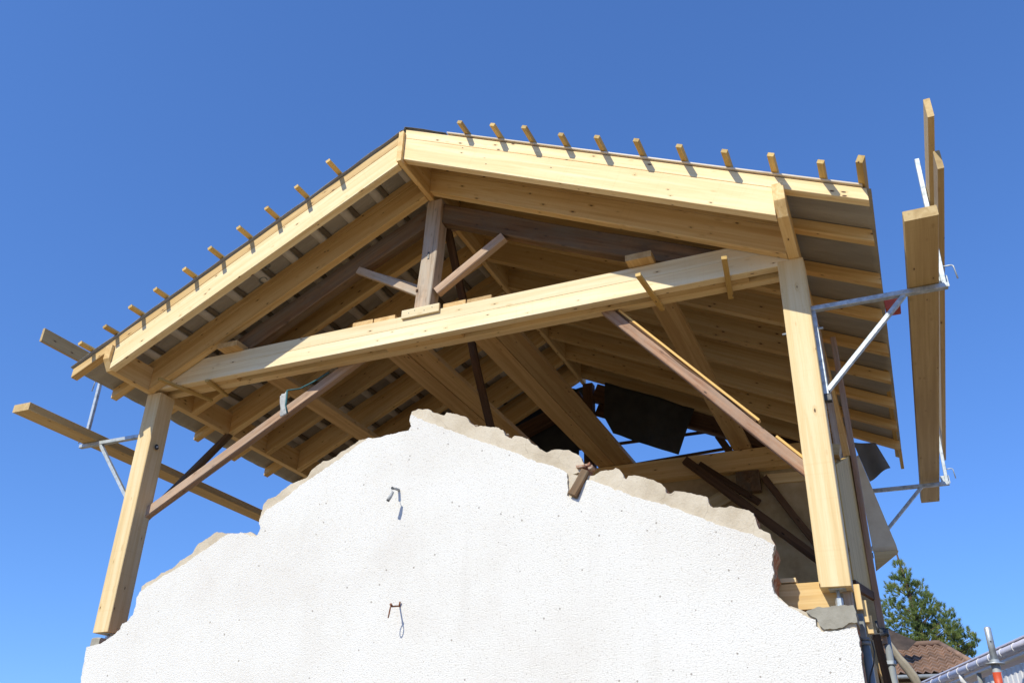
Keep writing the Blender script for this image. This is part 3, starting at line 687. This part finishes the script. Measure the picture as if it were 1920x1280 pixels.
# ---------------------------------------------------------------- planks laid over the tie beams
G = 'planks laid across the tie beams'
for (x0, x1, yf, lab) in (
        (-5.785, -5.545, 5.690, 'loose plank over the tie beam nearest the left post, its end jutting out'),
        (-4.295, -4.075, 5.825, 'left plank of the pair over the tie beam left of the king post'),
        (-4.065, -3.840, 5.832, 'right plank of the pair over the tie beam left of the king post'),
        (-3.335, -3.110, 5.825, 'left plank of the pair over the tie beam right of the king post'),
        (-3.100, -2.860, 5.835, 'right plank of the pair over the tie beam right of the king post'),
        (-1.592, -1.375, 5.690, 'single plank over the tie beam nearest the right post, end jutting out')):
    o = box('plank', x0, x1, yf, 10.32, Z1 + 0.003, Z1 + 0.060, M['wood_b'], None, 'y')
    tag(o, lab, 'plank', G)

# ---------------------------------------------------------------- side walkways: brackets, planks, rails
def bracket(sx, xp, y, z, reach, lab, top=4.43):
    """steel scaffold bracket clamped on a post; sx = side it points to"""
    t = empty('scaffold_bracket', (xp, y, z), lab, 'bracket', 'steel brackets carrying the side walkways')
    q = 0.02
    x = lambda d: xp + sx * d
    bar('upright', (x(0.02), y, z - 0.69), (x(0.02), y, z + 0.02), 0.04, 0.04, M['metal'], t, up=(0, 1, 0), c=0.004)
    bar('arm', (x(0.0), y - 0.001, z), (x(reach), y - 0.001, z), 0.044, 0.040, M['metal'], t, c=0.004)
    bar('diagonal', (x(0.035), y, z - 0.66), (x(reach - 0.285), y, z - 0.015), 0.038, 0.034, M['metal'], t, c=0.004)
    bar('gusset', (x(reach - 0.03), y + 0.03, z + 0.01), (x(reach - 0.03), y + 0.03, z + 0.10), 0.09, 0.006, M['metal'], t, up=(0, 1, 0), c=0.001)
    g = bar('guard_post', (x(reach - 0.02), y + 0.02, z + 0.02), (x(reach + 0.01), y + 0.02, top), 0.035, 0.035, M['metal'], t, up=(0, 1, 0), c=0.003)
    for zz in (0.17, 0.78):
        xx = reach - 0.015 + 0.03 * zz
        tube('crank', [(x(xx), y + 0.02, z + zz), (x(xx + 0.068), y + 0.02, z + zz), (x(xx + 0.078), y + 0.02, z + zz - 0.012), (x(xx + 0.085), y + 0.02, z + zz - 0.115)], 0.0055, M['metal'], g, 8)
    bar('foot_pad', (x(0.0), y, z - 0.72), (x(0.05), y, z - 0.72), 0.05, 0.05, M['dark_metal'], t)
    return t
bracket(1, -0.262, 5.89, 3.29, 0.93, 'steel bracket on the right post, holding the walkway plank near its front end')
bracket(1, -0.262, 10.20, 3.25, 0.95, 'steel bracket at the far end of the right walkway plank', 4.35)
bracket(-1, -6.700, 5.89, 3.215, 0.89, 'steel bracket on the left post, holding the left walkway plank', 4.36)
GW = 'walkway planks on brackets beside the roof'
o = bar('plank', (0.520, 5.02, 3.352), (0.500, 11.05, 3.352), 0.200, 0.076, M['plank'], None); tag(o, 'thick walkway plank on the steel brackets right of the roof', 'plank', GW)
o = bar('plank', (-7.440, 5.02, 3.278), (-7.500, 9.4, 3.278), 0.215, 0.078, M['plank'], None); tag(o, 'thick walkway plank on the steel bracket left of the roof', 'plank', GW)
GR = 'guard rail boards along the walkways'
o = bar('guard_rail', (0.706, 4.90, 4.065), (0.735, 9.2, 4.20), 0.040, 0.150, M['plank'], None); tag(o, 'highest guard rail board above the right walkway', 'rail board', GR)
o = bar('guard_rail', (0.722, 5.19, 3.855), (0.750, 11.1, 3.90), 0.040, 0.150, M['plank'], None); tag(o, 'lower guard rail board right behind the right walkway plank', 'rail board', GR)
o = bar('guard_rail', (-7.535, 5.06, 4.115), (-7.56, 8.6, 4.12), 0.030, 0.150, M['plank'], None); tag(o, 'guard rail board jutting out past the left eave', 'rail board', GR)

# red block behind the right bracket
o = box('red_block', 0.262, 0.365, 6.24, 6.36, 3.38, 3.515, M['red'], None, 'y', c=0.006); tag(o, 'small red block at the right eave, under the bracket arm', 'block')

# ---------------------------------------------------------------- cloths and tarps
def poly_sheet(name, pts, y, mat, th=0.004, wave=0.03, parent=None, axis=1):
    """upright hanging sheet from an outline in x,z, subdivided and rumpled"""
    bm = bmesh.new(); f = bm.faces.new([bm.verts.new((x, y, z)) for x, z in pts])
    bmesh.ops.triangulate(bm, faces=[f]); 
    for _ in range(4): bmesh.ops.subdivide_edges(bm, edges=bm.edges[:], cuts=1, use_grid_fill=True)
    for v in bm.verts:
        v.co.y += wave * noise.noise(Vector((v.co.x * 3.5, v.co.z * 1.2, y))) * 2
    fr = bm.faces[:]; ed = [e for e in bm.edges if len(e.link_faces) == 1]
    tw = {v: bm.verts.new(v.co + Vector((0, th, 0))) for v in bm.verts[:]}
    for f in fr: bm.faces.new([tw[v] for v in reversed(f.verts)])
    for e in ed: bm.faces.new((e.verts[0], e.verts[1], tw[e.verts[1]], tw[e.verts[0]]))
    bmesh.ops.recalc_face_normals(bm, faces=bm.faces)
    me = bpy.data.meshes.new(name); bm.to_mesh(me); bm.free()
    return link(name, me, mat, None, parent, smooth=True)
GT = 'roofing felt sheets hanging under the roof'
o = poly_sheet('tarp', [(-3.165, 5.06), (-2.00, 4.50), (-2.235, 3.90), (-2.65, 4.10), (-3.065, 4.30), (-3.195, 4.57)], 10.02, M['tarp_dark'])
tag(o, 'dark felt sheet hanging in the far gable opening, lower corner pointed', 'tarp')
poly_sheet('rear_cladding', [(-1.62, 3.93), (-0.36, 3.93), (-0.36, 4.02), (-1.62, 4.60)], 10.34, M['dark'], 0.02, 0.0, roof)
o = poly_sheet('tarp', [(-6.8, 3.72), (-3.70, 3.72), (-3.66, 4.29), (-3.78, 4.45), (-3.60, 4.50), (-3.60, 5.225), (-3.70, 5.205), (-3.80, 5.245), (-3.86, 5.33), (-6.8, 3.83)], 10.36, M['tarp_dark'])
tag(o, 'black sheet closing the left half of the far gable', 'tarp')
def flapfn(u, v):
    a = Vector((-0.19, 9.0, 3.40)).lerp(Vector((0.02, 9.0, 3.36)), u); b = Vector((-0.10, 9.0, 2.98)).lerp(Vector((0.112, 9.0, 3.08)), u)
    p = a.lerp(b, v); p.y += 0.035 * math.sin(u * 5 + v) * (0.3 + v); return p
o = cloth('tarp', flapfn, 24, 14, M['tarp_grey']); tag(o, 'grey felt flap hanging below the right eave at its far end', 'tarp')
o = poly_sheet('weathered_sheet', [(-0.185, 3.02), (-0.150, 3.04), (-0.105, 2.80), (-0.055, 2.55), (-0.005, 2.32), (0.030, 2.16), (0.036, 2.10), (-0.17, 2.10), (-0.175, 2.75)], 8.4, M['sheet_grey'], 0.004, 0.015)
tag(o, 'pale weathered sheet flapping beside the brown old post on the right', 'sheet')
sh2 = poly_sheet('curled_hem', [(0.040, 2.10), (0.032, 2.075), (-0.175, 1.93), (-0.165, 2.10)], 8.36, M['wood'], 0.004, 0.01, o)
st = empty('cloth_strip', (-4.93, 5.87, 3.36), 'whitish cloth strip with a teal edge hanging on the left brace', 'cloth strip')
cloth('fabric', quadfn((-4.995, 5.80, 3.33), (-4.925, 5.80, 3.365), (-4.885, 5.80, 3.135), (-4.955, 5.80, 3.115), 0.02, 5), 6, 12, M['cloth_white'], st)
tube('teal_edge', [(-4.920, 5.795, 3.375), (-4.915, 5.80, 3.30), (-4.905, 5.79, 3.22), (-4.880, 5.80, 3.145)], 0.009, M['cloth_teal'], st, 6)
tube('strap', [(-4.920, 5.795, 3.375), (-4.86, 5.90, 3.43), (-4.76, 5.95, 3.505), (-4.62, 5.99, 3.60)], 0.007, M['cloth_teal'], st, 6)

# ---------------------------------------------------------------- right corner of the wall: pipe, cables, boards, scaffold
pipe = empty('downpipe', (-0.25, 6.02, -1.6), 'grey downpipe with a bracket at the right corner of the white wall', 'downpipe')
tube('pipe', [(-0.262, 6.02, -1.6), (-0.262, 6.02, 0.99)], 0.026, M['pvc'], pipe, 14)
box('duct', -0.284, -0.246, 5.99, 6.05, 0.985, 1.13, M['pvc'], pipe, 'z')
tube('clip', [(-0.262, 6.02, 0.945), (-0.262, 6.02, 0.965)], 0.034, M['pvc'], pipe, 14)
tube('joint_collar', [(-0.262, 6.02, 0.972), (-0.262, 6.02, 0.984)], 0.032, M['pvc'], pipe, 14)
o = tube('cable', [(-0.235, 6.0, 1.03), (-0.222, 6.0, 0.98), (-0.215, 5.99, 0.90), (-0.23, 5.98, 0.83), (-0.262, 5.985, 0.76), (-0.285, 5.985, 0.66), (-0.29, 5.985, 0.3)], 0.004, M['cable'], None, 6)
tag(o, 'thin black cable looping down over the grey downpipe', 'cable')
GB = 'pale boards stepped along the right side of the wall'
for (x0, x1, y, z0, z1, lab) in ((-0.267, -0.231, 5.82, 1.12, 1.271, 'tallest pale board beside the right concrete pad'),
                            (-0.234, -0.209, 5.86, 1.05, 1.180, 'narrow middle board of the three stepping down beside the concrete pad'),
                            (-0.230, -0.196, 5.90, 0.99, 1.095, 'lowest of the three stepped boards, just above the steel coupler')):
    o = box('board', x0, x1, y - 0.02, y + 0.02, z0, z1, M['wood'], None, 'z'); tag(o, lab, 'board', GB)
o = bar('old_board', (-0.205, 6.5, 1.08), (-0.165, 6.45, 0.55), 0.05, 0.05, M['dark'], None, up=(0, 1, 0)); tag(o, 'dark brown board leaning beside the downpipe', 'board')
# near scaffold tube with coupler
tb = empty('scaffold_tube', (-0.155, 7.0, -1.6), 'grey steel scaffold tube with a dark coupler beside the right wall corner', 'scaffold tube', 'scaffold tubes')
tube('tube', [(-0.16, 7.0, -1.6), (-0.154, 7.0, 1.165)], 0.0245, M['pvc'], tb, 14)
cp = box('coupler', -0.245, -0.135, 6.93, 7.05, 1.145, 1.195, M['dark_metal'], tb, c=0.012, jit=0.02)
tube('bolt', [(-0.20, 6.93, 1.17), (-0.205, 6.93, 1.25)], 0.009, M['dark_metal'], cp, 8)
tube('bolt', [(-0.15, 6.93, 1.17), (-0.25, 6.90, 1.13)], 0.014, M['dark_metal'], cp, 8)
box('collar', -0.19, -0.12, 6.965, 7.035, 0.955, 0.985, M['metal'], tb, c=0.008)
tb2 = empty('scaffold_tube', (0.43, 6.0, -1.6), 'galvanised scaffold tube with a red band standing in front of the white building', 'scaffold tube', 'scaffold tubes')
tube('tube', [(0.425, 6.0, -1.6), (0.4300, 6.0, 0.83)], 0.0242, M['metal'], tb2, 16)
tube('spigot', [(0.4300, 6.0, 0.83), (0.4310, 6.0, 1.008), (0.4310, 6.0, 1.016)], [0.019, 0.019, 0.013], M['metal'], tb2, 16)
tube('red_band', [(0.4275, 6.0, 0.60), (0.4287, 6.0, 0.76)], 0.0252, M['red'], tb2, 16)
tube('ledger_ring', [(0.4290, 6.0, 0.805), (0.4290, 6.0, 0.811)], 0.052, M['metal'], tb2, 12)
tube('pin_hole', [(0.4308, 5.979, 0.93), (0.4308, 5.984, 0.93)], 0.005, M['dark_metal'], tb2, 8)
# annex roof edge
an = empty('annex_roof', (-0.1, 8.0, -1.6), 'weathered grey fascia and underside of a low annex roof behind the downpipe', 'annex roof')
fa = [(-0.165, 8.0, 1.315), (-0.13, 7.95, 1.24), (-0.085, 7.9, 1.15), (-0.045, 7.85, 1.09), (0.01, 7.8, 0.985), (0.03, 7.8, 0.90)]
def fasc(u, v):
    i = min(len(fa) - 2, int(u * (len(fa) - 1))); s = u * (len(fa) - 1) - i
    p = Vector(fa[i]).lerp(Vector(fa[i + 1]), s); return p + Vector((-0.02 * v, 0.02 * v, -0.085 * v * (0.5 + u)))
cloth('fascia', fasc, 20, 3, M['fascia_grey'], an, 0.012)
box('soffit', -0.28, -0.02, 7.98, 10.2, 0.80, 0.86, M['dark'], an, 'y')
box('post', -0.20, -0.15, 8.2, 8.26, -1.6, 1.14, M['wood'], an, 'z')
box('wall', -0.27, -0.25, 7.9, 10.2, -1.6, 1.1, M['plaster'], an, 'y')
# ---------------------------------------------------------------- neighbouring buildings
nb = empty('tiled_house', (0.3, 31, -1.6), 'distant house with an old brown clay tiled hip roof', 'house')
ye, yr = 28.0, 30.6
ze, zr = 3.56, 4.72
def tiles():
    vs, fs = [], []
    rows, per = 9, 6
    x0, x1 = -2.6, 2.35
    nx = int((x1 - x0) / 0.215) * per
    for r in range(rows):
        for k in (0, 1):
            t = (r + k) / rows
            base = len(vs)
            for i in range(nx + 1):
                x = x0 + (x1 - x0) * i / nx
                ph = 2 * math.pi * i / per
                w = 0.030 * math.sin(ph) + 0.012 * math.sin(2 * ph)
                lift = 0.045 * (1 - k) + 0.006 * noise.noise(Vector((int(i / per) * 3.1, r * 2.3, 0)))
                # hips cut the sheet at both ends
                lim_r = 1.75 - 0.95 * t + (0.0); 
                xx = min(x, lim_r + 0.0)
                vs.append((xx, ye + (yr - ye) * t - lift * 0.4, ze + (zr - ze) * t + w + lift))
            if k:
                for i in range(nx):
                    fs.append((base - nx - 1 + i, base - nx + i, base + i + 1, base + i))
        if r:
            b1 = (r * 2 - 1) * (nx + 1); b0 = r * 2 * (nx + 1)
            for i in range(nx): fs.append((b1 + i, b1 + i + 1, b0 + i + 1, b0 + i))
    me = bpy.data.meshes.new('roof'); me.from_pydata(vs, [], fs); return me
rf = link('roof', tiles(), M['tile'], None, nb)
tube('ridge_tiles', [(-2.6, yr, zr + 0.05), (0.82, yr, zr + 0.05)], 0.09, M['tile'], rf)
tube('ridge_tiles', [(0.82, yr, zr + 0.03), (1.8, ye, ze + 0.02)], 0.08, M['tile'], rf)
tube('gutter', [(-2.6, ye - 0.06, ze - 0.06), (1.72, ye - 0.06, ze - 0.06)], 0.055, M['pvc'], nb)
box('wall', -2.5, 1.55, 28.4, 33, -1.6, 3.42, M['plaster'], nb, c=0.01)
bm = bmesh.new()
hp = [(1.75, ye, ze), (0.80, yr, zr), (1.9, 34.0, ze)]
f = bm.faces.new([bm.verts.new(p) for p in hp]); f2 = bm.faces.new([bm.verts.new(p) for p in ((-2.6, yr, zr), (0.8, yr, zr), (1.9, 34.0, ze), (-2.6, 34.0, ze))])
bmesh.ops.recalc_face_normals(bm, faces=bm.faces); bmesh.ops.solidify(bm, geom=bm.faces[:], thickness=0.05)
me = bpy.data.meshes.new('hip'); bm.to_mesh(me); bm.free(); link('hip', me, M['tile'], None, rf)
bm = bmesh.new()
dp = [(-1.2, 29.0, 5.35), (-0.62, 29.0, 5.02), (0.16, 29.0, 4.60), (-0.12, 28.6, 4.30), (-1.2, 28.4, 4.4)]
bm.faces.new([bm.verts.new(p) for p in dp]); bmesh.ops.solidify(bm, geom=bm.faces[:], thickness=0.08)
me = bpy.data.meshes.new('cross_gable'); bm.to_mesh(me); bm.free(); link('cross_gable', me, M['tile_shaded'], None, rf)

wb = empty('white_building', (3.5, 12, -1.6), 'white clad building with a pale gutter in the lower right corner', 'building')
g0, g1 = Vector((0.215, 16.0, 1.90)), Vector((1.40, 12.0, 1.90))
gd = (g1 - g0).normalized(); gn = Vector((gd.y, -gd.x, 0)); 
if gn.x > 0: gn = -gn
g0 = g0 - gd * 1.0; g1 = g1 + gd * 3.0
L_ = (g1 - g0).length
wb0 = g0 - gn * 0.10
def wall_panel():
    vs, fs = [], []; n = int(L_ / 0.02)
    for i in range(n + 1):
        p = wb0 + gd * (L_ * i / n); o_ = gn * (0.010 * (1 if (i // 4) % 2 else 0))
        vs += [tuple(p + o_ + Vector((0, 0, -3.5))), tuple(p + o_ + Vector((0, 0, -0.16)))]
    for i in range(n): fs.append((2 * i, 2 * i + 2, 2 * i + 3, 2 * i + 1))
    me = bpy.data.meshes.new('wall'); me.from_pydata(vs, [], fs); return me
link('wall', wall_panel(), M['white_paint'], None, wb)
bar('soffit', g0 - gn * 0.08 + Vector((0, 0, -0.085)), g1 - gn * 0.05 + Vector((0, 0, -0.085)), 0.10, 0.03, M['white_paint'], wb)
bar('roof_edge', g0 - gn * 0.35 + Vector((0, 0, 0.075)), g1 - gn * 0.35 + Vector((0, 0, 0.075)), 0.75, 0.02, M['lilac'], wb)
gt = tube('gutter', [g0, g1], 0.052, M['lilac'], wb, 14)
nG = int(L_ / 0.42)
for i in range(nG):
    p = g0 + gd * (0.2 + 0.42 * i); tube('gutter_clip', [p - gd * 0.012, p + gd * 0.012], 0.058, M['white_paint'], gt, 12)
p = g0 + gd * 2.3 + gn * 0.0
tube('drain_pipe', [p + Vector((0, 0, -0.03)), p + Vector((0, 0, -0.12)), p - gn * 0.10 + Vector((0, 0, -0.22)), p - gn * 0.10 + Vector((0, 0, -3.4))], 0.035, M['white_paint'], wb, 12)
p = p + gd * 0.55
tube('vent_pipe', [p - gn * 0.05 + Vector((0, 0, -0.10)), p - gn * 0.05 + Vector((0, 0, -3.4))], 0.03, M['pvc'], wb, 12)

# ---------------------------------------------------------------- conifer behind
tree = empty('conifer_tree', (0.3, 36, -1.6), 'leaning green conifer with open branches behind the tiled house', 'tree')
rt = random.Random(11)
def pxw(x, z): return Vector((x, 36 + rt.uniform(-0.7, 0.7), z))
K = 36 / 34
base = Vector((0.45 * K, 36, -1.6)); top = Vector((0.05 * K, 36, 8.75 * K))
trunk_pts = [base, Vector((0.50, 36, 3)), Vector((0.42, 36, 5.5)), Vector((0.25, 36, 7.4)), top]
tube('trunk', trunk_pts, [0.22, 0.18, 0.13, 0.07, 0.02], M['bark'], tree, 8)
def trunk_at(z):
    for a, b in zip(trunk_pts[:-1], trunk_pts[1:]):
        if a.z <= z <= b.z: return a.lerp(b, (z - a.z) / (b.z - a.z))
    return trunk_pts[-1]
LV, LF = [], []; limb_parts = []
def spray(c, d, L):
    """needle tufts: a short twig with small pointed faces all round"""
    d = d.normalized()
    for _ in range(32):
        o_ = c + d * rt.uniform(-0.5, 0.5) * L
        q = Vector((rt.gauss(0, 1), rt.gauss(0, 1), rt.gauss(0, 1))).normalized() * 0.75 + d * 0.7 + Vector((0, 0, 0.25))
        q.normalize(); s = q.cross(Vector((rt.gauss(0, 1), rt.gauss(0, 1), rt.gauss(0, 1)))).normalized()
        ln = rt.uniform(0.08, 0.17); wd = rt.uniform(0.006, 0.012)
        i = len(LV); LV.extend([tuple(o_ - s * wd), tuple(o_ + s * wd), tuple(o_ + q * ln)]); LF.append((i, i + 1, i + 2))
# clusters: x, z, radius (metres at the tree)
clusters = [(0.10, 8.55, .22), (0.20, 8.2, .3), (-0.1, 8.0, .3), (1.45, 6.5, .28), (1.2, 6.85, .28), (0.9, 7.3, .28), (0.65, 7.8, .25), (1.6, 6.2, .3), (1.85, 5.95, .25), (2.1, 5.75, .2), (1.2, 6.1, .35), (1.5, 5.8, .3), (-0.8, 6.9, .4), (-0.9, 6.2, .4), (-0.8, 5.4, .4), (-0.6, 4.8, .4), (0.6, 6.2, .4), (0.3, 6.6, .4), (0.9, 5.6, .4), (0.1, 5.8, .4), (1.5, 5.3, .3), (1.7, 5.45, .25), (0.5, 5.3, .4), (0.3, 7.8, .3), (-0.35, 7.7, .3), (0.05, 7.5, .4), (0.5, 7.45, .32), (-0.4, 7.1, .4), (0.35, 7.0, .42),
            (0.75, 7.0, .3), (0.0, 6.7, .45), (0.6, 6.6, .4), (-0.5, 6.4, .45), (1.0, 6.7, .3), (1.15, 6.35, .3), (0.25, 6.2, .45), (0.8, 6.15, .42), (1.3, 6.05, .32),
            (-0.2, 5.9, .45), (0.5, 5.75, .45), (1.1, 5.75, .4), (-0.6, 5.7, .4), (1.45, 5.7, .22), (0.1, 5.4, .4), (0.8, 5.35, .42), (1.25, 5.3, .34), (1.6, 5.62, .22), (1.62, 5.25, .28), (1.9, 5.45, .22), (2.06, 5.5, .15),
            (1.95, 5.28, .14), (0.4, 5.0, .42), (1.0, 4.95, .36), (-0.3, 5.0, .4), (1.35, 4.9, .28), (0.2, 4.6, .4), (0.8, 4.5, .36), (1.2, 4.5, .26), (1.35, 4.2, .2)]
for (x, z, r) in clusters:
    c = Vector((x, 36 + rt.uniform(-0.5, 0.5), z)); t0 = trunk_at(max(2.5, z - 0.35 - 0.25 * abs(x)))
    me = tube_mesh('l', [t0, t0.lerp(c, 0.6) + Vector((0, 0, 0.05)), c], [0.035, 0.02, 0.008], 5); limb_parts.append((me, Matrix.Identity(4)))
    for _ in range(int(50 * (r / 0.4) ** 2 * 0.62) + 8):
        off = Vector((rt.gauss(0, 1), rt.gauss(0, 1) * 1.2, rt.gauss(0, 0.8)))
        off = off.normalized() * r * rt.uniform(0.25, 1.1)
        spray(c + off, off + Vector((0, 0, 0.3)), 0.12)
me = bpy.data.meshes.new('crown'); me.from_pydata(LV, [], LF); link('crown', me, M['leaf'], None, tree)
join_bms('limb', limb_parts, M['bark'], None, tree)
